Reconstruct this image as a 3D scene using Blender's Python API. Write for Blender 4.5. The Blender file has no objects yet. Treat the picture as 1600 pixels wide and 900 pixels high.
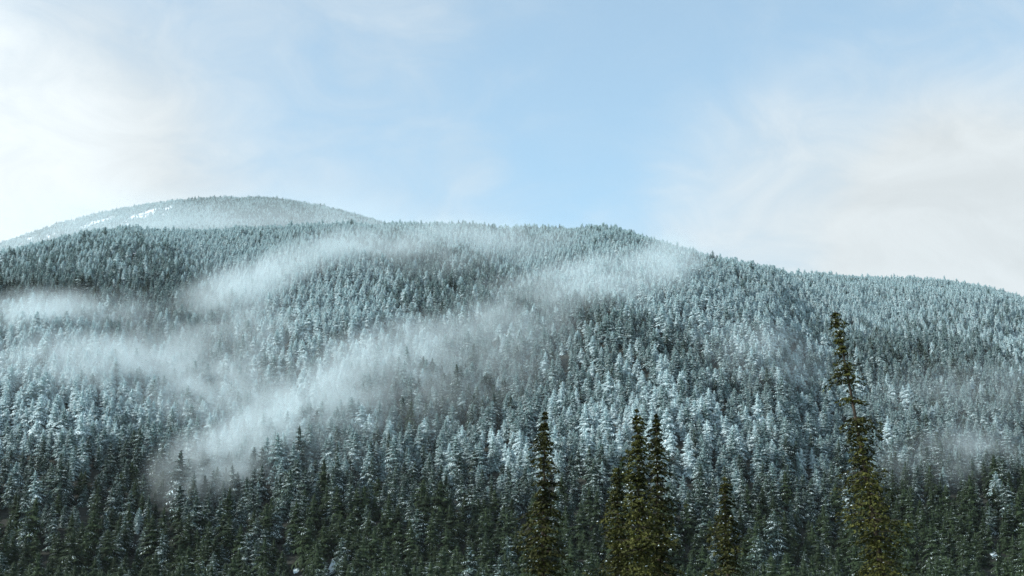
import bpy, math, random
import numpy as np
from mathutils import Vector, Matrix

R = math.radians
scene = bpy.context.scene
col = scene.collection

# ------------------------------------------------------------------ camera
FPX = 2198.0                      # focal length in pixels of a 1600 px wide picture
PITCH = math.atan(500.0 / FPX)    # the level horizon lies just below the picture
CAM = np.array([0.0, 0.0, 2.0])
cam = bpy.data.cameras.new("camera")
cam.sensor_width = 36.0
cam.lens = 36.0 * FPX / 1600.0
cam.clip_start = 0.5
cam.clip_end = 40000.0
cam_o = bpy.data.objects.new("camera", cam)
cam_o.location = CAM
cam_o.rotation_euler = (math.pi / 2 + PITCH, 0, 0)
col.objects.link(cam_o)
scene.camera = cam_o

# ------------------------------------------------------------------ sun, sky, exposure
SUN_AZ = -100.0     # degrees from the view direction, negative = left
SUN_EL = 33.0
sd = Vector((math.sin(R(SUN_AZ)) * math.cos(R(SUN_EL)), math.cos(R(SUN_AZ)) * math.cos(R(SUN_EL)), math.sin(R(SUN_EL))))
sun = bpy.data.lights.new("sun", 'SUN')
sun.energy = 3.25
sun.angle = R(6)
sun.color = (1.0, 0.99, 0.95)
sun_o = bpy.data.objects.new("sun", sun)
sun_o.rotation_euler = (-sd).to_track_quat('-Z', 'Y').to_euler()
sun_o.location = (0, 0, 60)
col.objects.link(sun_o)

world = bpy.data.worlds.new("World")
scene.world = world
world.use_nodes = True
SKY_STRENGTH = 0.15
CLOUD = (3.2, 3.42, 3.5)          # cloud radiance before the strength above

scene.view_settings.view_transform = 'Standard'
scene.view_settings.look = 'None'
scene.view_settings.gamma = 1.0
scene.view_settings.exposure = 0.68
scene.view_settings.use_curve_mapping = False
cy = scene.cycles
cy.use_denoising = True
cy.denoiser = 'OPENIMAGEDENOISE'
cy.denoising_input_passes = 'RGB_ALBEDO_NORMAL'
cy.denoising_prefilter = 'NONE'
cy.max_bounces = 6
cy.diffuse_bounces = 2
cy.glossy_bounces = 1
cy.transmission_bounces = 1
cy.transparent_max_bounces = 8
cy.volume_bounces = 3
cy.volume_step_rate = 1.0
cy.volume_max_steps = 128
cy.sample_clamp_indirect = 4.0


def pixel_ray(px, py):
    """unit direction seen at a picture position (1600 x 900)"""
    cx, cyy = (px - 800.0) / FPX, (450.0 - py) / FPX
    d = np.array([cx, math.cos(PITCH) - cyy * math.sin(PITCH), math.sin(PITCH) + cyy * math.cos(PITCH)])
    return d / np.linalg.norm(d)


def project(x, y, z):
    dx, dy, dz = x - CAM[0], y - CAM[1], z - CAM[2]
    f = dy * math.cos(PITCH) + dz * math.sin(PITCH)
    u = -dy * math.sin(PITCH) + dz * math.cos(PITCH)
    f = np.maximum(f, 1e-3)
    return 800 + FPX * dx / f, 450 - FPX * u / f


def build_world():
    nt = world.node_tree
    N, L = nt.nodes, nt.links
    N.clear()
    out = N.new('ShaderNodeOutputWorld')
    bg = N.new('ShaderNodeBackground')
    bg.inputs['Strength'].default_value = SKY_STRENGTH
    L.new(bg.outputs[0], out.inputs['Surface'])
    sky = N.new('ShaderNodeTexSky')
    sky.sky_type = 'NISHITA'
    sky.sun_disc = False
    sky.sun_elevation = R(SUN_EL)
    sky.sun_rotation = R(SUN_AZ)
    sky.altitude = 900
    sky.air_density = 1.0
    sky.dust_density = 0.1
    sky.ozone_density = 2.0
    co = N.new('ShaderNodeTexCoord')

    def math_(op, a, b=None, clamp=False):
        m = N.new('ShaderNodeMath'); m.operation = op; m.use_clamp = clamp
        for k, v in enumerate((a, b)):
            if v is None: continue
            if isinstance(v, (int, float)): m.inputs[k].default_value = v
            else: L.new(v, m.inputs[k])
        return m.outputs[0]

    def smooth(v, a, b, c=0.0, d=1.0):
        m = N.new('ShaderNodeMapRange'); m.interpolation_type = 'SMOOTHSTEP'
        L.new(v, m.inputs['Value'])
        for k, q in zip(('From Min', 'From Max', 'To Min', 'To Max'), (a, b, c, d)): m.inputs[k].default_value = q
        return m.outputs[0]

    def noise(scale, detail, rough, dist=0.0, off=(0, 0, 0), stretch=(1, 1, 1)):
        mp = N.new('ShaderNodeMapping')
        mp.inputs['Location'].default_value = off
        mp.inputs['Scale'].default_value = stretch
        L.new(co.outputs['Generated'], mp.inputs['Vector'])
        n = N.new('ShaderNodeTexNoise')
        n.inputs['Scale'].default_value = scale
        n.inputs['Detail'].default_value = detail
        n.inputs['Roughness'].default_value = rough
        n.inputs['Distortion'].default_value = dist
        L.new(mp.outputs[0], n.inputs['Vector'])
        return n.outputs['Fac']

    def bank(px, py, r_in, r_out, amount):
        """a broad cloud bank round one direction of the sky (radii in degrees)"""
        d = pixel_ray(px, py)
        v = N.new('ShaderNodeVectorMath'); v.operation = 'DOT_PRODUCT'
        L.new(co.outputs['Generated'], v.inputs[0]); v.inputs[1].default_value = d
        return smooth(v.outputs['Value'], math.cos(R(r_out)), math.cos(R(r_in)), 0.0, amount)

    big = noise(3.2, 3, 0.5, 0.3, (0.3, 0.1, 0.7), (1, 1, 1.5))
    fine = noise(13.0, 7, 0.58, 0.8, (1.3, 2.1, 0.2), (1, 1, 1.7))
    cover = math_('ADD', math_('MULTIPLY', math_('SUBTRACT', big, 0.5), 1.3), math_('MULTIPLY', math_('SUBTRACT', fine, 0.5), 0.95))
    cover = math_('ADD', cover, 0.26)
    for b in ((1300, 430, 2.0, 10.5, 0.95), (1640, 420, 3.0, 9.0, 0.85), (20, 350, 2, 10.5, 0.62), (-300, 200, 8, 16, 0.3), (2300, 420, 4, 14, 0.4),
              (480, 420, 2, 7, 0.2), (820, 420, 2, 8, 0.22), (740, 250, 0.3, 1.8, 0.22), (1050, 150, 3, 11, -0.45)):
        cover = math_('ADD', cover, bank(*b))
    fac = smooth(cover, -0.25, 1.25, 0.0, 0.95)
    mix = N.new('ShaderNodeMix'); mix.data_type = 'RGBA'
    L.new(fac, mix.inputs['Factor'])
    # thin high veil lifts the clear sky a little towards cyan-white
    veil = N.new('ShaderNodeMix'); veil.data_type = 'RGBA'
    veil.inputs['Factor'].default_value = 0.30
    tint = N.new('ShaderNodeVectorMath'); tint.operation = 'MULTIPLY'
    L.new(sky.outputs[0], tint.inputs[0]); tint.inputs[1].default_value = (0.90, 1.14, 1.02)
    L.new(tint.outputs[0], veil.inputs['A'])
    veil.inputs['B'].default_value = (*CLOUD, 1)
    L.new(veil.outputs['Result'], mix.inputs['A'])
    # light through the clouds: a little brighter in their thin parts and towards the sun
    g = N.new('ShaderNodeVectorMath'); g.operation = 'DOT_PRODUCT'
    L.new(co.outputs['Generated'], g.inputs[0]); g.inputs[1].default_value = sd
    glow = smooth(g.outputs['Value'], math.cos(R(40)), math.cos(R(8)), 1.0, 1.25)
    glow = math_('ADD', glow, bank(-60, 230, 1.0, 8.0, 0.24))
    tex = smooth(fine, 0.25, 0.75, 0.93, 1.06)
    cc = N.new('ShaderNodeVectorMath'); cc.operation = 'SCALE'
    cc.inputs[0].default_value = CLOUD
    L.new(math_('MULTIPLY', glow, tex), cc.inputs['Scale'])
    L.new(cc.outputs[0], mix.inputs['B'])
    L.new(mix.outputs['Result'], bg.inputs['Color'])


build_world()


# ------------------------------------------------------------------ helpers
def value_noise(x, y, seed=0):
    xi, yi = np.floor(x).astype(np.int64), np.floor(y).astype(np.int64)
    fx, fy = x - xi, y - yi
    fx = fx * fx * fx * (fx * (fx * 6 - 15) + 10); fy = fy * fy * fy * (fy * (fy * 6 - 15) + 10)

    def h(i, j):
        n = (i * 374761393 + j * 668265263 + seed * 974634777) & 0x7fffffff
        n = ((n ^ (n >> 13)) * 1274126177) & 0x7fffffff
        n = n ^ (n >> 16)
        return (n & 0xffff) / 32767.5 - 1.0
    return ((h(xi, yi) * (1 - fx) + h(xi + 1, yi) * fx) * (1 - fy) + (h(xi, yi + 1) * (1 - fx) + h(xi + 1, yi + 1) * fx) * fy)


def fbm(x, y, seed=0, octaves=4):
    s, a = 0.0, 1.0
    for k in range(octaves):
        s = s + a * value_noise(x * 2 ** k + 17.3 * k, y * 2 ** k - 9.1 * k, seed + k)
        a *= 0.5
    return s


def sstep(v, a, b):
    t = np.clip((v - a) / (b - a), 0, 1)
    return t * t * (3 - 2 * t)


def tag(o, label=None, category=None, group=None, kind=None):
    if label: o['label'] = label
    if category: o['category'] = category
    if group: o['group'] = group
    if kind: o['kind'] = kind
    return o


class Mat:
    """small builder round a Principled material"""
    def __init__(self, name, rough=0.8):
        self.m = bpy.data.materials.new(name); self.m.use_nodes = True
        self.nt = self.m.node_tree
        self.b = self.nt.nodes['Principled BSDF']
        self.b.inputs['Roughness'].default_value = rough
        self.b.inputs['Specular IOR Level'].default_value = 0.25

    def node(self, t, **kw):
        n = self.nt.nodes.new(t)
        for k, v in kw.items(): setattr(n, k, v)
        return n

    def noise(self, scale, detail=3, rough=0.55, coord='pos', dist=0.0, stretch=None):
        n = self.node('ShaderNodeTexNoise')
        n.inputs['Scale'].default_value = scale; n.inputs['Detail'].default_value = detail
        n.inputs['Roughness'].default_value = rough; n.inputs['Distortion'].default_value = dist
        if coord == 'pos': src = self.node('ShaderNodeNewGeometry').outputs['Position']
        else: src = self.node('ShaderNodeTexCoord').outputs['Object']
        if stretch:
            mp = self.node('ShaderNodeMapping'); mp.inputs['Scale'].default_value = stretch
            self.nt.links.new(src, mp.inputs['Vector']); src = mp.outputs[0]
        self.nt.links.new(src, n.inputs['Vector'])
        return n.outputs['Fac']

    def ramp(self, fac, stops):
        r = self.node('ShaderNodeValToRGB')
        e = r.color_ramp.elements
        while len(e) < len(stops): e.new(0.5)
        for q, (p, c) in zip(e, stops): q.position = p; q.color = (*c, 1)
        self.nt.links.new(fac, r.inputs['Fac'])
        return r.outputs['Color']

    def mix(self, fac, a, b, blend='MIX'):
        m = self.node('ShaderNodeMix', data_type='RGBA', blend_type=blend)
        for s, v in (('Factor', fac), ('A', a), ('B', b)):
            if isinstance(v, (int, float)): m.inputs[s].default_value = v
            elif isinstance(v, tuple): m.inputs[s].default_value = (*v, 1)
            else: self.nt.links.new(v, m.inputs[s])
        return m.outputs['Result']

    def rng(self, fac, a, b, c=0.0, d=1.0):
        m = self.node('ShaderNodeMapRange', interpolation_type='SMOOTHSTEP')
        self.nt.links.new(fac, m.inputs['Value'])
        for k, q in zip(('From Min', 'From Max', 'To Min', 'To Max'), (a, b, c, d)): m.inputs[k].default_value = q
        return m.outputs[0]

    def done(self, color):
        self.nt.links.new(color, self.b.inputs['Base Color'])
        return self.m


def needle_material(name, dark, light, frost, tone=(0.41, 0.58, 0.58)):
    """needles from dark to light, with rime covering a share of the sprays"""
    M = Mat(name, 0.75)
    rnd = M.node('ShaderNodeObjectInfo').outputs['Random']
    c = M.mix(M.rng(M.noise(0.9, 3, coord='obj'), 0.3, 0.7), dark, light)
    c = M.mix(M.rng(rnd, 0.0, 1.0, 0.0, 0.5), c, tuple(0.6 * v for v in dark))
    if frost:
        c = M.mix(M.rng(M.noise(1.3, 4, 0.65, coord='obj'), 0.72 - 0.6 * frost, 0.92 - 0.55 * frost, 0.0, 0.85), c, tone)
    return M.done(c)


def snow_material(name):
    M = Mat(name, 0.6)
    return M.done(M.ramp(M.noise(0.8, 3, coord='obj'), [(0.3, (0.67, 0.80, 0.82)), (0.7, (0.79, 0.89, 0.90))]))


def bark_material():
    M = Mat('bark', 0.9)
    return M.done(M.ramp(M.noise(3.0, 4, coord='obj', stretch=(4, 4, 0.6)), [(0.3, (0.035, 0.026, 0.018)), (0.7, (0.11, 0.085, 0.065))]))


M_BARK = bark_material()
M_SNOW = snow_material('branch_snow')
M_NEEDLE = {0: needle_material('needles_dark', (0.017, 0.033, 0.014), (0.048, 0.078, 0.030), 0.14),
            1: needle_material('needles_touched', (0.019, 0.037, 0.023), (0.050, 0.078, 0.046), 0.38),
            2: needle_material('needles_dusted', (0.028, 0.043, 0.036), (0.066, 0.088, 0.070), 0.58),
            3: needle_material('needles_rimed', (0.035, 0.052, 0.046), (0.08, 0.105, 0.09), 0.95, (0.64, 0.81, 0.83))}
M_GREEN = needle_material('needles_olive', (0.022, 0.027, 0.005), (0.125, 0.130, 0.028), 0.0)


def ground_material():
    M = Mat('snowy_ground', 0.85)
    z = M.node('ShaderNodeSeparateXYZ'); g = M.node('ShaderNodeNewGeometry')
    M.nt.links.new(g.outputs['Position'], z.inputs[0])
    litter = M.ramp(M.noise(0.35, 5), [(0.3, (0.014, 0.016, 0.012)), (0.7, (0.042, 0.044, 0.034))])
    rock = M.ramp(M.noise(0.05, 5, 0.6, stretch=(1, 0.5, 2.5)), [(0.35, (0.10, 0.11, 0.12)), (0.65, (0.26, 0.27, 0.28))])
    base = M.mix(M.rng(z.outputs['Z'], 300, 560), litter, rock)
    patch = M.noise(0.03, 6, 0.6, stretch=(1, 0.45, 1.6))
    lift = M.rng(z.outputs['Z'], 150, 560, -0.22, 0.10)
    s = M.node('ShaderNodeMath', operation='ADD'); M.nt.links.new(patch, s.inputs[0]); M.nt.links.new(lift, s.inputs[1])
    return M.done(M.mix(M.rng(s.outputs[0], 0.44, 0.56), base, (0.80, 0.83, 0.86)))


M_GROUND = ground_material()

# ------------------------------------------------------------------ terrain
def crest(points, dist):
    """skyline positions and their distances -> (azimuth tangent, elevation tangent, distance)"""
    ts, es, ys = [], [], []
    for (px, py), yc in zip(points, dist):
        d = pixel_ray(px, py)
        ts.append(d[0] / d[1]); es.append(d[2] / d[1]); ys.append(yc)
    return np.array(ts), np.array(es), np.array(ys)


MAIN = [(-700, 560), (-300, 480), (-150, 445), (0, 410), (40, 396), (100, 377), (200, 362), (300, 366), (400, 363), (480, 356), (600, 356), (700, 359),
        (800, 361), (880, 360), (940, 357), (1000, 374), (1050, 394), (1120, 413), (1200, 428), (1240, 437), (1300, 438), (1400, 441), (1480, 447),
        (1540, 460), (1600, 476), (1750, 525), (1900, 560), (2300, 640)]
MAIN_D = [1500, 1540, 1560, 1580, 1580, 1590, 1620, 1660, 1670, 1650, 1680, 1700, 1700, 1680, 1620, 1560, 1500, 1480, 1500, 1620, 1720, 1750, 1750,
          1720, 1690, 1650, 1600, 1540]
FAR = [(-700, 640), (-300, 490), (-100, 408), (0, 382), (60, 361), (100, 348), (150, 336), (210, 324), (270, 314), (340, 311), (420, 310), (470, 317),
       (520, 327), (570, 340), (620, 356), (700, 385), (800, 430), (1000, 560), (2300, 800)]
FAR_D = [2620] * len(FAR)
mt, me, my = crest(MAIN, MAIN_D)
ft, fe, fy_ = crest(FAR, FAR_D)


def smooth_table(t, v):
    g = np.linspace(-1.2, 1.2, 961)
    q = np.interp(g, t, v)
    k = np.hanning(9); k /= k.sum()
    q = np.convolve(np.pad(q, 4, mode='edge'), k, mode='valid')
    return g, q


ME, MY, FE, FY = smooth_table(mt, me), smooth_table(mt, my), smooth_table(ft, fe), smooth_table(ft, fy_)
Y0 = 690.0


def terrain(x, y):
    x = np.asarray(x, float); y = np.asarray(y, float)
    t = np.clip(x / np.maximum(y, 200.0), -1.15, 1.15)
    E, yc = np.interp(t, *ME), np.interp(t, *MY)
    s = np.clip((y - Y0) / (yc - Y0), 0, 1)
    E = E * (1 + 0.006 * fbm(t * 26, y * 0, 41, 3))
    h = 1 - (1 - s) ** 2.5
    zm = np.maximum(y, 0) * E * h
    zm = zm + np.where(y > yc, -0.32 * (y - yc), 0)
    # spurs and gullies running down to the left
    w = np.clip(s / 0.25, 0, 1) * np.clip((1 - s) / 0.25, 0, 1)
    zm = zm + w * (13 * fbm((x + 0.55 * y) / 190, (y - 0.3 * x) / 520, 3, 3) + 4 * fbm(x / 55, y / 75, 11, 2))
    E2, yc2 = np.interp(t, *FE), np.interp(t, *FY)
    s2 = (y - 1980) / (yc2 - 1980)
    h2 = 0.84 + 0.16 * (1 - (1 - np.clip(s2, -0.4, 1)) ** 1.5)
    zf = y * E2 * h2 - np.where(y > yc2, 0.35 * (y - yc2), 0) + np.clip(1 - s2, 0, 1) * np.clip(s2 * 3, 0, 1) * 9 * fbm(x / 95, y / 160, 5, 3)
    zf = np.where(y > 1780, zf, -1e4)
    z = np.maximum(zm, zf)
    z = z + 1.2 * fbm(x / 40, y / 40, 21, 2) * np.clip((y - 120) / 200, 0, 1)
    return z


def on_slope(px, py):
    """where the line of sight at a picture position meets the slope"""
    d = pixel_ray(px, py)
    r = np.linspace(300, 3600, 4000)
    p = CAM + d[None, :] * r[:, None]
    hit = np.nonzero(p[:, 2] < terrain(p[:, 0], p[:, 1]))[0]
    return p[hit[0]] if len(hit) else p[np.argmin(p[:, 2] - terrain(p[:, 0], p[:, 1]))]


def mesh_object(name, verts, faces, mats, parent=None, mat_index=None, smooth=False):
    me = bpy.data.meshes.new(name)
    verts = np.asarray(verts, np.float32).reshape(-1, 3)
    faces = np.asarray(faces, np.int32)
    me.vertices.add(len(verts)); me.vertices.foreach_set('co', verts.ravel())
    k = faces.shape[1]
    me.loops.add(faces.size); me.loops.foreach_set('vertex_index', faces.ravel())
    me.polygons.add(len(faces)); me.polygons.foreach_set('loop_start', np.arange(len(faces), dtype=np.int32) * k)
    for m in mats: me.materials.append(m)
    if mat_index is not None: me.polygons.foreach_set('material_index', np.asarray(mat_index, np.int32))
    me.polygons.foreach_set('use_smooth', np.full(len(faces), smooth))
    me.update(calc_edges=True)
    o = bpy.data.objects.new(name, me)
    if parent is not None: o.parent = parent
    return o


def build_mountain():
    ys = np.concatenate([np.arange(-200, 420, 20), np.arange(420, 1900, 7), np.arange(1900, 3300, 18)]).astype(float)
    ts = np.linspace(-0.85, 0.85, 341)
    T, Yg = np.meshgrid(ts, ys)
    X = T * (np.abs(Yg) + 120)
    Z = terrain(X, Yg)
    n, m = T.shape
    idx = np.arange(n * m).reshape(n, m)
    f = np.stack([idx[:-1, :-1], idx[:-1, 1:], idx[1:, 1:], idx[1:, :-1]], -1).reshape(-1, 4)
    o = mesh_object('mountain_terrain', np.stack([X, Yg, Z], -1), f, [M_GROUND], smooth=True)
    tag(o, 'snowy mountain side under the conifer forest', 'mountain', kind='structure')
    col.objects.link(o)
    g = mesh_object('ground', [(-9000, -9000, -3), (9000, -9000, -3), (9000, 9000, -3), (-9000, 9000, -3)], [(0, 1, 2, 3)], [M_GROUND])
    tag(g, 'flat valley floor at the foot of the mountain', 'ground', kind='structure')
    col.objects.link(g)


build_mountain()


# ------------------------------------------------------------------ conifers
def conifer(seed, H, Rb, levels, per, twigs, snow_p, snow_size, clear=0.06, gaps=(), lean=(0, 0), tip=0.012, power=0.9, droop=0.55, core=0.5, ragged=0.28, spread=1.0, lift=0.35):
    """-> trunk, crown, snow as (verts, tris): whorls of drooping boughs, each a comb of needle sprays, some carrying snow"""
    rg = np.random.default_rng(seed)
    cv, cf, sv, sf = [], [], [], []

    def axis(u):
        return np.array([lean[0] * H * u ** 1.3, lean[1] * H * u ** 1.3, H * u])
    # trunk: tapered, six sided, reaching the leader
    tv, tf = [], []
    rings = 7
    for k in range(rings):
        u = k / (rings - 1)
        c = axis(u * 0.99); r = 0.013 * H * (1 - u) ** 0.9 + 0.01
        for j in range(6):
            a = j * math.pi / 3
            tv.append(c + (r * math.cos(a), r * math.sin(a), 0))
    for k in range(rings - 1):
        for j in range(6):
            a, b, c, d = k * 6 + j, k * 6 + (j + 1) % 6, (k + 1) * 6 + (j + 1) % 6, (k + 1) * 6 + j
            tf += [(a, b, c), (a, c, d)]
    lop = rg.uniform(0, 6.28); lopn = rg.uniform(0.05, 0.22)
    for i in range(levels):
        u = clear + (1 - clear) * max(0.0, (i + rg.uniform(-0.35, 0.35)) / levels) ** 0.82
        u = min(max(u, clear), 0.985)
        thin = 1.0
        for (g0, g1, k) in gaps:
            if g0 < u < g1: thin *= k
        n = max(3, int(round(per * (0.55 + 0.6 * (1 - u)))))
        a0 = rg.uniform(0, 6.28)
        if thin > 0.5 and core:
            # inner foliage: a ragged skirt round the stem that closes the crown
            rr = (Rb * (1 - u) ** power + tip * H) * core
            c0 = axis(min(u + 1.8 / levels, 0.99)); c1 = axis(max(u - 0.02, 0))
            for j in range(7):
                aa, ab = a0 + 6.283 * j / 7, a0 + 6.283 * (j + 1) / 7
                am = (aa + ab) / 2; q = rr * rg.uniform(0.75, 1.25)
                k = len(cv)
                cv.extend((c0, c1 + (rr * 0.8 * math.cos(aa), rr * 0.8 * math.sin(aa), 0.0), c1 + (q * math.cos(am), q * math.sin(am), -0.5 * q),
                           c1 + (rr * 0.8 * math.cos(ab), rr * 0.8 * math.sin(ab), 0.0)))
                cf.extend(((k, k + 1, k + 2), (k, k + 2, k + 3)))
        for j in range(n):
            if rg.random() > thin: continue
            a = a0 + 6.283 * j / n + rg.uniform(-0.3, 0.3)
            prof = (1 - u) ** power * (0.82 + 0.18 * math.sin(3.0 * (1 - u)))
            Lb = (Rb * prof + tip * H) * rg.uniform(0.9 - ragged, 0.9 + ragged) * (1 + lopn * math.cos(a - lop))
            Lb = max(Lb, 0.02 * H)
            dr = droop * rg.uniform(0.7, 1.35) * (0.55 + 0.55 * (1 - u))
            rise = rg.uniform(-0.05, 0.25) + lift * u
            o = axis(u); ca, sa = math.cos(a), math.sin(a)

            def at(f):
                return o + np.array([ca * Lb * f, sa * Lb * f, Lb * (rise * f - dr * f ** 1.7 + 0.10 * max(0, f - 0.75))])
            side = np.array([-sa, ca, 0.0])
            bough_snow = rg.random() < snow_p
            f0 = 0.12
            for q in range(twigs):
                f = f0 + (1 - f0) * (q + 0.15) / twigs
                f2 = f0 + (1 - f0) * (q + 1.25) / twigs
                fm = min(f + 0.9 / twigs + rg.uniform(0.05, 0.18), 1.15)
                wid = Lb * (0.19 + 0.42 * math.sin(math.pi * min(1, 0.15 + 0.85 * f)) ** 0.8 * (1 - 0.45 * f)) * rg.uniform(0.7, 1.25) * spread
                b0, b1 = at(f), at(min(f2, 1.02))
                for s in (-1, 1):
                    t = at(fm) + side * s * wid - np.array([0, 0, wid * rg.uniform(0.25, 0.6)])
                    k = len(cv); cv.extend((b0, b1, t))
                    cf.append((k, k + 1, k + 2) if s < 0 else (k + 1, k, k + 2))
                    if bough_snow and rg.random() < 0.85:
                        c = b0 * 0.4 + b1 * 0.35 + t * 0.25
                        z = snow_size * rg.uniform(0.75, 1.1)
                        up = np.array([ca * 0.015, sa * 0.015, 0.03]) * Lb + (0, 0, 0.03)
                        k = len(sv); sv.extend([c + (v - c) * z + up for v in (b0, b1, t)])
                        sf.append((k, k + 1, k + 2) if s < 0 else (k + 1, k, k + 2))
            e = at(1.0); t = at(1.22)
            k = len(cv); w = Lb * 0.07
            cv.extend((e - side * w, e + side * w, t)); cf.append((k + 1, k, k + 2))
    # leader
    c = axis(0.93); t = axis(1.0)
    for j in range(3):
        a = j * 2.1
        d = np.array([math.cos(a), math.sin(a), 0]) * 0.012 * H
        k = len(cv); cv.extend((c + d, c - d, t)); cf.append((k, k + 1, k + 2))
    return (tv, tf), (cv, cf), (sv, sf)


SNOW_LEVEL = {0: (0.26, 0.36), 1: (0.5, 0.52), 2: (0.75, 0.68), 3: (1.0, 0.95)}
SHAPES = [dict(H=22, Rb=6.6, levels=17, per=9, power=0.62, droop=0.60), dict(H=24, Rb=5.8, levels=18, per=9, power=0.62, droop=0.65),
          dict(H=20, Rb=6.6, levels=15, per=9, power=0.58, droop=0.65), dict(H=22, Rb=6.0, levels=16, per=9, power=0.65, droop=0.60, gaps=((0.35, 0.5, 0.65),)),
          dict(H=19, Rb=6.0, levels=15, per=9, power=0.56, clear=0.08, droop=0.55)]
PROTO = {}      # (shape, snow level) -> three meshes
proto_col = bpy.data.collections.new("forest_tree_kinds")     # holds the shapes the forest mass is made of; not linked to the scene
order = []
for lv in (0, 1, 2, 3):
    for si, S in enumerate(SHAPES):
        T, C, W = conifer(40 + si, twigs=4, snow_p=SNOW_LEVEL[lv][0], snow_size=SNOW_LEVEL[lv][1], **S)
        parts = []
        for nm, (v, f), m in (('trunk', T, M_BARK), ('crown', C, M_NEEDLE[lv]), ('snow', W, M_SNOW)):
            parts.append(mesh_object(nm, v, f, [m]).data)
        PROTO[(si, lv)] = parts
        v = np.concatenate([np.array(q[0]) for q in (T, C, W)])
        n0, n1 = len(T[0]), len(T[0]) + len(C[0])
        f = np.concatenate([np.array(T[1]), np.array(C[1]) + n0, np.array(W[1]) + n1])
        mi = np.concatenate([np.full(len(T[1]), 0), np.full(len(C[1]), 1), np.full(len(W[1]), 2)])
        p = mesh_object('kind_%02d' % len(order), v, f, [M_BARK, M_NEEDLE[lv], M_SNOW], mat_index=mi)
        proto_col.objects.link(p); order.append((si, lv))

rg = np.random.default_rng(7)


def scatter():
    """jittered grid over the slopes -> x, y"""
    pts = []
    def block(y0, y1, tmin, tmax, sp):
        ys = np.arange(y0, y1, sp)
        for y in ys:
            xs = np.arange(tmin * y, tmax * y, sp)
            pts.append(np.stack([xs + rg.uniform(-0.48, 0.48, len(xs)) * sp, y + rg.uniform(-0.48, 0.48, len(xs)) * sp], -1))
    block(520, 860, -0.50, 0.50, 8.8)
    block(860, 1100, -0.48, 0.48, 7.1)
    block(1100, 1350, -0.46, 0.46, 5.8)
    block(1350, 1850, -0.44, 0.44, 4.6)
    block(2050, 2680, -0.44, -0.02, 4.4)
    return np.concatenate(pts)


P = scatter()
X, Y = P[:, 0], P[:, 1]
Z = terrain(X, Y)
t_ = X / Y
yc = np.interp(t_, *MY)
px, py = project(X, Y, Z)
keep = (Y < yc + 60) | (Y > 2030)
# ragged front edge of the forest
keep &= Y > 600 + 20 * fbm(X / 70, Y * 0, 31, 3) - 60 * sstep(px, 1350, 1650)
# hidden far side of the dip behind the main crest
e = (Z + 14) / Y
keep &= ~((Y > 2030) & (e < np.interp(t_, *ME) - 0.004))
# small natural openings everywhere
keep &= fbm(X / 30, Y / 40, 51, 3) > -1.7 - 0.25 * rg.random(len(X))


# open snowy rock shoulders on the far left peak, and a few glades near the foot of the slope
def spot(cx, cy, rx, ry, ang=0.0):
    a = R(ang); dx, dy = px - cx, py - cy
    u, v = dx * math.cos(a) + dy * math.sin(a), -dx * math.sin(a) + dy * math.cos(a)
    return (u / rx) ** 2 + (v / ry) ** 2 < 1 + 0.5 * value_noise(X / 25, Y / 60, 77)


far_m = Y > 2000
rough_ = fbm(X / 14, Y / 40, 91, 2)
for c in ((70, 366, 52, 8, -24), (150, 350, 28, 5, -18), (222, 338, 38, 6, -20), (256, 330, 13, 5, -45)):
    keep &= ~(far_m & spot(*c) & (rough_ > -0.15) & (rg.random(len(X)) < 0.93))
GLADES = ((466, 885, 5), (520, 884, 5), (1552, 866, 5))
for cx, cy_, rw in GLADES:
    keep &= ~((np.abs(px - cx) < 8 + rw) & (py > cy_ - 6) & (Y < 900))
X, Y, Z, px, py = (a[keep] for a in (X, Y, Z, px, py))
n = len(X)
# stunted towards the crest
scl = np.interp(Y, [560, 800, 1050, 1250, 1700, 2700], [0.80, 0.72, 0.55, 0.44, 0.31, 0.31]) * np.clip(rg.normal(1.0, 0.21, n) + 0.5 * (rg.random(n) < 0.05), 0.45, 1.75) * (1 + 0.12 * fbm(X / 120, Y / 200, 61, 2))
wid = scl * rg.uniform(0.88, 1.15, n)
shape = rg.integers(0, len(SHAPES), n)
# more snow with height, broken by wind-swept darker stands
rime = sstep(Z, 15, 110) * 2.7 - 0.4 + 0.9 * sstep(Z, 110, 330) + 0.8 * fbm((X + 0.4 * Y) / 150, Y / 420, 71, 3) + rg.normal(0, 0.38, n)
rime -= 1.25 * np.exp(-(((px - 690) / 150) ** 2 + ((py - 640) / 55) ** 2)) + 1.0 * np.exp(-(((px - 1440) / 110) ** 2 + ((py - 550) / 50) ** 2))
rime -= 1.3 * np.exp(-(((px - 60) / 160) ** 2 + ((py - 470) / 22) ** 2)) + 0.9 * np.exp(-(((px - 480) / 130) ** 2 + ((py - 375) / 14) ** 2))
rime -= 1.5 * np.exp(-(((px - 130) / 210) ** 2 + ((py - 750) / 55) ** 2))
level = np.clip(np.round(rime), 0, 3).astype(int)
rot = np.stack([rg.normal(0, 0.03, n), rg.normal(0.015, 0.03, n), rg.uniform(0, 6.283, n)], -1)

# the trees that show largest become objects of their own
tx, ty = project(X, Y, Z + 21 * scl)
seen = (tx > -10) & (tx < 1610) & (ty < 888)
size = np.where(seen, scl / Y, 0)
big = np.argsort(-size)[:300]
mass = np.setdiff1d(np.arange(n), big)


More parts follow.
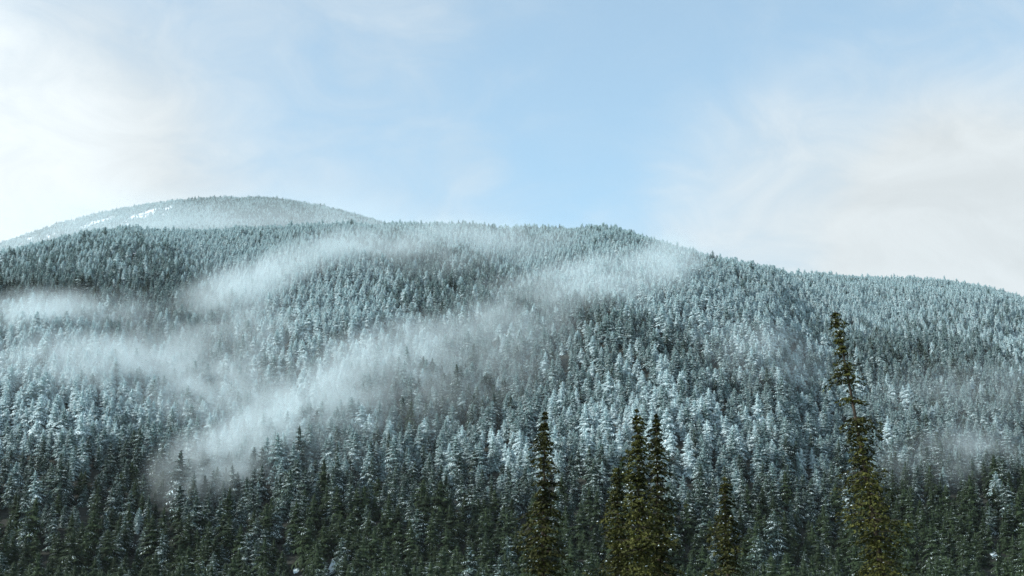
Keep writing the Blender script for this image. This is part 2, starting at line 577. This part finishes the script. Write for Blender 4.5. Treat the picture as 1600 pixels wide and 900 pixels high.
def build_forest():
    o = bpy.data.objects.new('forest', bpy.data.meshes.new('forest'))
    me = o.data
    me.vertices.add(len(mass))
    me.vertices.foreach_set('co', np.stack([X[mass], Y[mass], Z[mass] - 0.6], -1).astype(np.float32).ravel())
    a = me.attributes.new('tree_kind', 'INT', 'POINT')
    a.data.foreach_set('value', (level[mass] * len(SHAPES) + shape[mass]).astype(np.int32))
    a = me.attributes.new('tree_turn', 'FLOAT_VECTOR', 'POINT'); a.data.foreach_set('vector', rot[mass].astype(np.float32).ravel())
    a = me.attributes.new('tree_size', 'FLOAT_VECTOR', 'POINT')
    a.data.foreach_set('vector', np.stack([wid[mass], wid[mass], scl[mass]], -1).astype(np.float32).ravel())
    g = bpy.data.node_groups.new('forest', 'GeometryNodeTree')
    g.interface.new_socket('Geometry', in_out='INPUT', socket_type='NodeSocketGeometry')
    g.interface.new_socket('Geometry', in_out='OUTPUT', socket_type='NodeSocketGeometry')
    N, L = g.nodes, g.links
    i, q = N.new('NodeGroupInput'), N.new('NodeGroupOutput')
    ci = N.new('GeometryNodeCollectionInfo')
    ci.inputs['Collection'].default_value = proto_col
    ci.inputs['Separate Children'].default_value = True
    ci.inputs['Reset Children'].default_value = True
    ins = N.new('GeometryNodeInstanceOnPoints')
    ins.inputs['Pick Instance'].default_value = True

    def attr(name, kind):
        n_ = N.new('GeometryNodeInputNamedAttribute'); n_.data_type = kind
        n_.inputs['Name'].default_value = name
        return n_.outputs['Attribute']
    L.new(i.outputs[0], ins.inputs['Points']); L.new(ci.outputs[0], ins.inputs['Instance'])
    L.new(attr('tree_kind', 'INT'), ins.inputs['Instance Index'])
    e2r = N.new('FunctionNodeEulerToRotation')
    L.new(attr('tree_turn', 'FLOAT_VECTOR'), e2r.inputs[0])
    L.new(e2r.outputs[0], ins.inputs['Rotation'])
    L.new(attr('tree_size', 'FLOAT_VECTOR'), ins.inputs['Scale'])
    L.new(ins.outputs[0], q.inputs[0])
    col.objects.link(o)
    o.modifiers.new('trees', 'NODES').node_group = g
    tag(o, 'dense snow-dusted conifer forest covering the whole mountain side', 'forest', kind='stuff')


build_forest()

ORD = ['leftmost', 'second', 'third', 'fourth', 'fifth', 'sixth', 'seventh', 'eighth', 'ninth', 'tenth', 'eleventh', 'twelfth', 'thirteenth', 'fourteenth',
       'fifteenth', 'sixteenth', 'seventeenth', 'eighteenth', 'nineteenth', 'twentieth', 'twenty-first', 'twenty-second', 'twenty-third', 'twenty-fourth']
ZONES = [(-99, 160, 'in the lower left corner'), (160, 330, 'below the pale mist, lower left'), (330, 500, 'left of the small snow glades'),
         (500, 660, 'right of the small snow glades'), (660, 800, 'left of the slim olive spruce'), (800, 905, 'behind the slim olive spruce'),
         (905, 1070, 'behind the twin-topped spruce'), (1070, 1190, 'behind the short olive spruce'), (1190, 1300, 'left of the tallest spruce'),
         (1300, 1420, 'behind the tallest spruce'), (1420, 1520, 'right of the tallest spruce'), (1520, 1700, 'in the lower right corner')]


def build_single_trees():
    bins = {}
    for k in big:
        zone = next(z for a, b, z in ZONES if a <= tx[k] < b)
        h = ('tall' if scl[k] > 1.04 else 'small' if scl[k] < 0.84 else 'mid-sized')
        w = ('dark', 'lightly dusted', 'snow-dusted', 'frosty')[level[k]]
        rank = 'front-rank' if Y[k] < np.median(Y[big]) else 'second-rank'
        bins.setdefault((h, rank + ' ' + w, zone), []).append(k)
    for (h, w, zone), ks in bins.items():
        ks.sort(key=lambda k: tx[k])
        for i, k in enumerate(ks):
            r = bpy.data.objects.new('conifer_tree', None)
            r.empty_display_size = 2
            r.location = (X[k], Y[k], Z[k] - 0.6)
            r.rotation_euler = rot[k]
            r.scale = (wid[k], wid[k], scl[k])
            col.objects.link(r)
            lab = '%s %s conifer %s' % (h, w, zone)
            if len(ks) > 1:
                lab += ', ' + ('leftmost' if i == 0 else 'rightmost' if i == len(ks) - 1 else ORD[i] + ' from left')
            tag(r, lab, 'conifer', 'conifers at the foot of the mountain forest')
            for nm, me in zip(('trunk', 'crown', 'snow'), PROTO[(shape[k], level[k])]):
                c = bpy.data.objects.new(nm, me); c.parent = r; col.objects.link(c)
                if nm == 'snow': c['kind'] = 'stuff'


build_single_trees()


# ------------------------------------------------------------------ roadside spruces in front
def tufted_spruce(seed, H, Rb, levels, per, power=0.9, gaps=(), lean=(0, 0), tip=0.025, droop=0.35, clear=0.03, tufts=23, tuft=0.125, snow_p=0.016):
    """a spruce seen close enough to need its own twigs: whorls of drooping boughs made of many small needle tufts"""
    rg = np.random.default_rng(seed)
    tv, tf, bv, bf, cv, cf, sv, sf = [], [], [], [], [], [], [], []

    def axis(u):
        return np.array([lean[0] * H * u ** 1.3, lean[1] * H * u ** 1.3, H * u])
    rings = 9
    for k in range(rings):
        u = k / (rings - 1); c = axis(u * 0.995); r = 0.011 * H * (1 - u) ** 0.9 + 0.012
        tv += [c + (r * math.cos(j * math.pi / 4), r * math.sin(j * math.pi / 4), 0) for j in range(8)]
    for k in range(rings - 1):
        for j in range(8):
            a, b, c, d = k * 8 + j, k * 8 + (j + 1) % 8, (k + 1) * 8 + (j + 1) % 8, (k + 1) * 8 + j
            tf += [(a, b, c), (a, c, d)]
    swell = rg.uniform(0, 6.28, 4)
    for i in range(levels):
        u = clear + (1 - clear) * (i + rg.uniform(-0.5, 0.5)) / levels
        u = min(max(u, clear), 0.992)
        thin = 1.0
        for (g0, g1, k) in gaps:
            if g0 < u < g1: thin *= k
        bulge = 1 + 0.22 * math.sin(u * 21 + swell[0]) + 0.16 * math.sin(u * 43 + swell[1])
        top = min(1.0, (1 - u) / 0.035) ** 0.6
        n = max(3, int(round(per * (0.6 + 0.5 * (1 - u)))))
        a0 = rg.uniform(0, 6.28)
        for j in range(n):
            if rg.random() > thin * 0.93: continue
            a = a0 + 6.283 * j / n + rg.uniform(-0.35, 0.35)
            lop = 1 + 0.25 * math.sin(a + u * 17 + swell[2])
            Lb = (Rb * (1 - u) ** power + tip * H) * top * bulge * lop * rg.uniform(0.55, 1.25)
            if rg.random() < 0.06: Lb *= 1.35
            dr = droop * rg.uniform(0.5, 1.4)
            d = np.array([math.cos(a), math.sin(a), 0]); sd_ = np.array([-d[1], d[0], 0]); o = axis(u)
            q = max(4, int(tufts * min(1.3, 0.35 + 0.6 * Lb)))
            f = rg.uniform(0.02, 1, q) ** 0.75
            w = Lb * 0.30 * np.sqrt(f) * rg.normal(0, 0.75, q)
            z = Lb * (0.12 * f - dr * f ** 1.6) - 0.35 * np.abs(w) - rg.uniform(0, 0.12, q)
            c = o + d * (Lb * f)[:, None] + sd_ * w[:, None] + np.array([0, 0, 1]) * z[:, None]
            size = tuft * rg.uniform(0.6, 1.5, q)
            for k in range(2):
                ax = d * rg.uniform(0.3, 1.0, (q, 1)) + sd_ * (rg.normal(0, 0.8, (q, 1))) + np.array([0, 0, 1]) * rg.normal(-0.35, 0.3, (q, 1))
                ax /= np.linalg.norm(ax, axis=1)[:, None]
                pr = np.cross(ax, rg.normal(0, 0.6, (q, 3)) + (0, 0, 1)); pr /= np.linalg.norm(pr, axis=1)[:, None] + 1e-6
                base = len(cv)
                tri = np.stack([c - ax * size[:, None] * 0.5 + pr * size[:, None] * 0.32, c - ax * size[:, None] * 0.5 - pr * size[:, None] * 0.32,
                                c + ax * size[:, None] * 0.8], 1).reshape(-1, 3)
                cv.extend(tri); cf.extend([(base + 3 * m, base + 3 * m + 1, base + 3 * m + 2) for m in range(q)])
            # the woody bough
            e = o + d * Lb * 0.8 + np.array([0, 0, Lb * (0.1 - dr * 0.7)]); base = len(bv); r = 0.008 + 0.008 * Lb
            bv += [o + sd_ * r, o - sd_ * r, o + (0, 0, r * 1.6), e]
            bf += [(base, base + 1, base + 3), (base + 1, base + 2, base + 3), (base + 2, base, base + 3)]
            for m in np.nonzero(rg.random(q) < snow_p)[0]:
                base = len(sv); p = c[m] + (0, 0, 0.05); sz = size[m] * 0.8
                sv += [p + d * sz * 0.6, p + sd_ * sz * 0.55 - (0, 0, 0.03), p - sd_ * sz * 0.55 - (0, 0, 0.03), p + (0, 0, sz * 0.22)]
                sf += [(base, base + 1, base + 3), (base, base + 3, base + 2), (base + 1, base + 2, base + 3)]
    return (tv, tf), (bv, bf), (cv, cf), (sv, sf)


def near_spruce(px0, py0, d, label, seed, **kw):
    """a spruce standing d metres away whose tip shows at a picture position"""
    ray = pixel_ray(px0, py0); p = CAM + ray * (d / ray[1])
    gz = float(terrain(p[0], p[1]))
    H = p[2] - gz + 0.15
    lean = kw.get('lean', (0, 0))
    r = bpy.data.objects.new('spruce_tree', None); r.location = (p[0] - lean[0] * H, p[1] - lean[1] * H, gz - 0.15)
    col.objects.link(r)
    tag(r, label, 'spruce', 'olive spruces standing in front of the mountain')
    T, B, C, W = tufted_spruce(seed, H=H, **kw)
    t = None
    for nm, (v, f), m in (('trunk', T, M_BARK), ('branches', B, M_BARK), ('crown', C, M_GREEN), ('snow', W, M_SNOW)):
        o = mesh_object(nm, v, f, [m], t if nm == 'branches' else r); col.objects.link(o)
        if nm == 'trunk': t = o
        if nm in ('snow', 'branches'): o['kind'] = 'stuff'
    return r


near_spruce(1303, 480, 75, 'tallest olive spruce, thin leaning top with a gap below it', 5, Rb=1.6, levels=86, per=8, power=1.0,
            gaps=((0.672, 0.708, 0.06), (0.735, 0.765, 0.06)), lean=(-0.115, 0), tip=0.021)
near_spruce(852, 640, 70, 'slim olive spruce, leftmost of the near spruces', 6, Rb=1.6, levels=60, per=9, power=1.05, lean=(0.02, 0), tip=0.024, gaps=((0.72, 0.77, 0.5),))
near_spruce(995, 636, 66, 'broad olive spruce, taller left stem of the twin-topped pair', 7, Rb=1.45, levels=60, per=9, power=0.95, tip=0.018)
near_spruce(1025, 645, 69, 'olive spruce, right stem of the twin-topped pair', 8, Rb=1.3, levels=58, per=9, power=0.95, tip=0.018)
near_spruce(964, 728, 72, 'short dark olive spruce just left of the twin-topped pair', 9, Rb=1.25, levels=48, per=9, power=0.7, tip=0.026)
near_spruce(1132, 742, 80, 'short olive spruce between the twin-topped pair and the tallest', 10, Rb=1.25, levels=48, per=9, power=0.8, tip=0.026)


def snow_glade(cx, cy_, rw, label):
    """a small snowed-over opening between the trees, lying on the slope"""
    p = on_slope(cx, cy_); r0 = rw * p[1] / FPX
    g = np.random.default_rng(int(cx))
    v, f = [], []
    rings, seg = 4, 16
    jit = g.uniform(0.7, 1.2, seg)
    for k in range(rings + 1):
        for q in range(seg):
            a = 6.283 * q / seg; rr = r0 * k / rings * jit[q]
            x, y = p[0] + rr * math.cos(a), p[1] + 6.0 * rr * math.sin(a)
            v.append((x, y, float(terrain(x, y)) + 0.3 * (1 - (k / rings) ** 2) + 0.1 * g.random()))
    for k in range(rings):
        for q in range(seg):
            f.append((k * seg + q, k * seg + (q + 1) % seg, (k + 1) * seg + (q + 1) % seg, (k + 1) * seg + q))
    o = mesh_object('snow_patch', v, f, [M_SNOW], smooth=True)
    tag(o, label, 'snow patch')
    col.objects.link(o)


snow_glade(*GLADES[0], 'narrow white snow patch between dark trees, left of two at bottom')
snow_glade(*GLADES[1], 'small white snow patch between dark trees, right of two at bottom')
snow_glade(*GLADES[2], 'white snow patch between dark trees in the lower right corner')


# ------------------------------------------------------------------ mist and haze
def mist_material(name, density, scale, lo, hi, aniso=0.2, step=0.5):
    m = bpy.data.materials.new(name); m.use_nodes = True
    m.cycles.volume_step_rate = step
    nt = m.node_tree; N, L = nt.nodes, nt.links; N.clear()
    out = N.new('ShaderNodeOutputMaterial')
    v = N.new('ShaderNodeVolumePrincipled')
    v.inputs['Color'].default_value = (0.90, 0.985, 1.0, 1)
    v.inputs['Anisotropy'].default_value = aniso
    L.new(v.outputs[0], out.inputs['Volume'])
    co = N.new('ShaderNodeTexCoord'); geo = N.new('ShaderNodeNewGeometry')
    ln = N.new('ShaderNodeVectorMath'); ln.operation = 'LENGTH'; L.new(co.outputs['Object'], ln.inputs[0])
    f = N.new('ShaderNodeMapRange'); f.interpolation_type = 'SMOOTHSTEP'
    L.new(ln.outputs['Value'], f.inputs['Value'])
    for k, q in zip(('From Min', 'From Max', 'To Min', 'To Max'), (0.15, 0.98, 1.0, 0.0)): f.inputs[k].default_value = q
    n = N.new('ShaderNodeTexNoise'); n.inputs['Scale'].default_value = scale; n.inputs['Detail'].default_value = 4
    n.inputs['Roughness'].default_value = 0.6; n.inputs['Distortion'].default_value = 1.0
    L.new(geo.outputs['Position'], n.inputs['Vector'])
    q = N.new('ShaderNodeMapRange'); q.interpolation_type = 'SMOOTHSTEP'
    L.new(n.outputs['Fac'], q.inputs['Value'])
    for k, w in zip(('From Min', 'From Max', 'To Min', 'To Max'), (lo, hi, 0.0, density)): q.inputs[k].default_value = w
    mu = N.new('ShaderNodeMath'); mu.operation = 'MULTIPLY'
    L.new(f.outputs[0], mu.inputs[0]); L.new(q.outputs[0], mu.inputs[1])
    L.new(mu.outputs[0], v.inputs['Density'])
    return m


def icosphere():
    import bmesh
    bm = bmesh.new(); bmesh.ops.create_icosphere(bm, subdivisions=3, radius=1.0)
    me = bpy.data.meshes.new('mist'); bm.to_mesh(me); bm.free()
    return me


# ends of each bank on the slope (picture positions), half width and thickness in metres, density
WISPS = [
    ((-50, 548), (130, 505), 55, 25, 0.0280, 'small dense bright mist patch at the left edge'),
    ((90, 535), (220, 485), 62, 22, 0.0150, 'pale mist trailing right from the left edge patch'),
    ((-30, 665), (220, 580), 96, 22, 0.0169, 'pale mist in the lower left, below the dense patch'),
    ((130, 640), (350, 545), 90, 22, 0.0169, 'mist filling the hollow left of the ravine'),
    ((190, 680), (420, 610), 61, 23, 0.0191, 'bright mist bank at the foot of the ravine'),
    ((300, 570), (410, 440), 61, 24, 0.0191, 'mist column at the lower end of the ravine'),
    ((340, 500), (540, 400), 70, 24, 0.0132, 'curling mist band climbing the left ravine'),
    ((460, 440), (660, 378), 88, 22, 0.0119, 'thin mist at the upper end of the ravine'),
    ((620, 400), (880, 378), 88, 20, 0.0079, 'thin frosty veil below the middle of the crest'),
    ((250, 820), (440, 685), 46, 28, 0.0507, 'bright mist streak lowest on the left slope'),
    ((350, 755), (580, 605), 55, 27, 0.0274, 'bright mist streak rising from the lower left'),
    ((500, 645), (710, 535), 58, 24, 0.0153, 'mist streak across the middle of the slope'),
    ((640, 580), (910, 485), 70, 22, 0.0125, 'thin mist right of the middle streak'),
    ((830, 530), (1060, 430), 88, 22, 0.0071, 'mist band rising to the right shoulder'),
    ((1030, 490), (1060, 402), 40, 18, 0.0114, 'mist puff leaving the crest at the right shoulder'),
    ((1130, 650), (1260, 575), 60, 16, 0.0075, 'bluish mist left of the tallest spruce top'),
    ((1370, 800), (1600, 715), 43, 22, 0.0125, 'bluish mist low on the right slope'),
    ((-60, 650), (620, 480), 126, 21, 0.0130, 'broad thin mist over the whole lower left slope'),
    ((240, 790), (900, 490), 120, 20, 0.0110, 'broad thin mist round the rising streaks'),
    ((700, 560), (1080, 420), 126, 19, 0.0090, 'broad thin mist on the slope below the right shoulder'),
    ((1400, 730), (1650, 620), 88, 17, 0.0046, 'thin bluish mist at the right edge of the slope'),
    ((520, 470), (900, 376), 120, 15, 0.0100, 'broad thin mist below the middle of the crest'),
]


def build_mist():
    me = icosphere()
    for i, (a, b, hw, th, dens, label) in enumerate(WISPS):
        p, q = on_slope(*a), on_slope(*b)
        c = (p + q) / 2
        c[2] = float(terrain(c[0], c[1])) + 15
        ax = Vector(q - p); half = ax.length / 2 * 1.12; ax.normalize()
        h = 30.0
        gx = float(terrain(c[0] + h, c[1]) - terrain(c[0] - h, c[1])) / (2 * h)
        gy = float(terrain(c[0], c[1] + h) - terrain(c[0], c[1] - h)) / (2 * h)
        nrm = Vector((-gx, -gy, 1)).normalized()
        side = nrm.cross(ax).normalized(); nrm = ax.cross(side).normalized()
        m = Matrix((ax, side, nrm)).transposed().to_4x4()
        me_i = me if i == 0 else me.copy()
        me_i.materials.clear()
        me_i.materials.append(mist_material('mist_%d' % i, dens, 0.026, 0.30, 0.66))
        o = bpy.data.objects.new('mist', me_i)
        o.matrix_world = Matrix.Translation(Vector(c)) @ m @ Matrix.Diagonal((half, hw, th, 1))
        col.objects.link(o)
        tag(o, label, 'mist', kind='stuff')


build_mist()


def dip_mist():
    """pale mist standing in the dip between the main crest and the far left peak"""
    for c, h, label in (((-640, 2180, 575), (380, 160, 105), 'pale mist before the snowy left flank of the far peak'),
                        ((-360, 2180, 575), (330, 160, 105), 'pale mist before the right flank of the far peak')):
        me = icosphere()
        me.materials.append(mist_material('dip_mist', 0.0048, 0.008, 0.10, 0.6))
        o = bpy.data.objects.new('mist', me)
        o.matrix_world = Matrix.Translation(Vector(c)) @ Matrix.Diagonal((*h, 1))
        col.objects.link(o)
        tag(o, label, 'mist', kind='stuff')


dip_mist()


def build_haze():
    x, y0, y1, z0, z1 = 9400, -9400, 9400, -4.5, 860
    v = [(-x, y0, z0), (x, y0, z0), (x, y1, z0), (-x, y1, z0), (-x, y0, z1), (x, y0, z1), (x, y1, z1), (-x, y1, z1)]
    f = [(0, 3, 2, 1), (4, 5, 6, 7), (0, 1, 5, 4), (1, 2, 6, 5), (2, 3, 7, 6), (3, 0, 4, 7)]
    m = bpy.data.materials.new('haze'); m.use_nodes = True
    nt = m.node_tree; nt.nodes.clear()
    out = nt.nodes.new('ShaderNodeOutputMaterial'); p = nt.nodes.new('ShaderNodeVolumePrincipled')
    p.inputs['Color'].default_value = (0.86, 0.93, 0.97, 1)
    p.inputs['Density'].default_value = 0.000016
    p.inputs['Anisotropy'].default_value = 0.2
    nt.links.new(p.outputs[0], out.inputs['Volume'])
    o = mesh_object('haze', v, f, [m])
    tag(o, 'thin cold haze filling the valley air', 'haze', kind='stuff')
    col.objects.link(o)


build_haze()
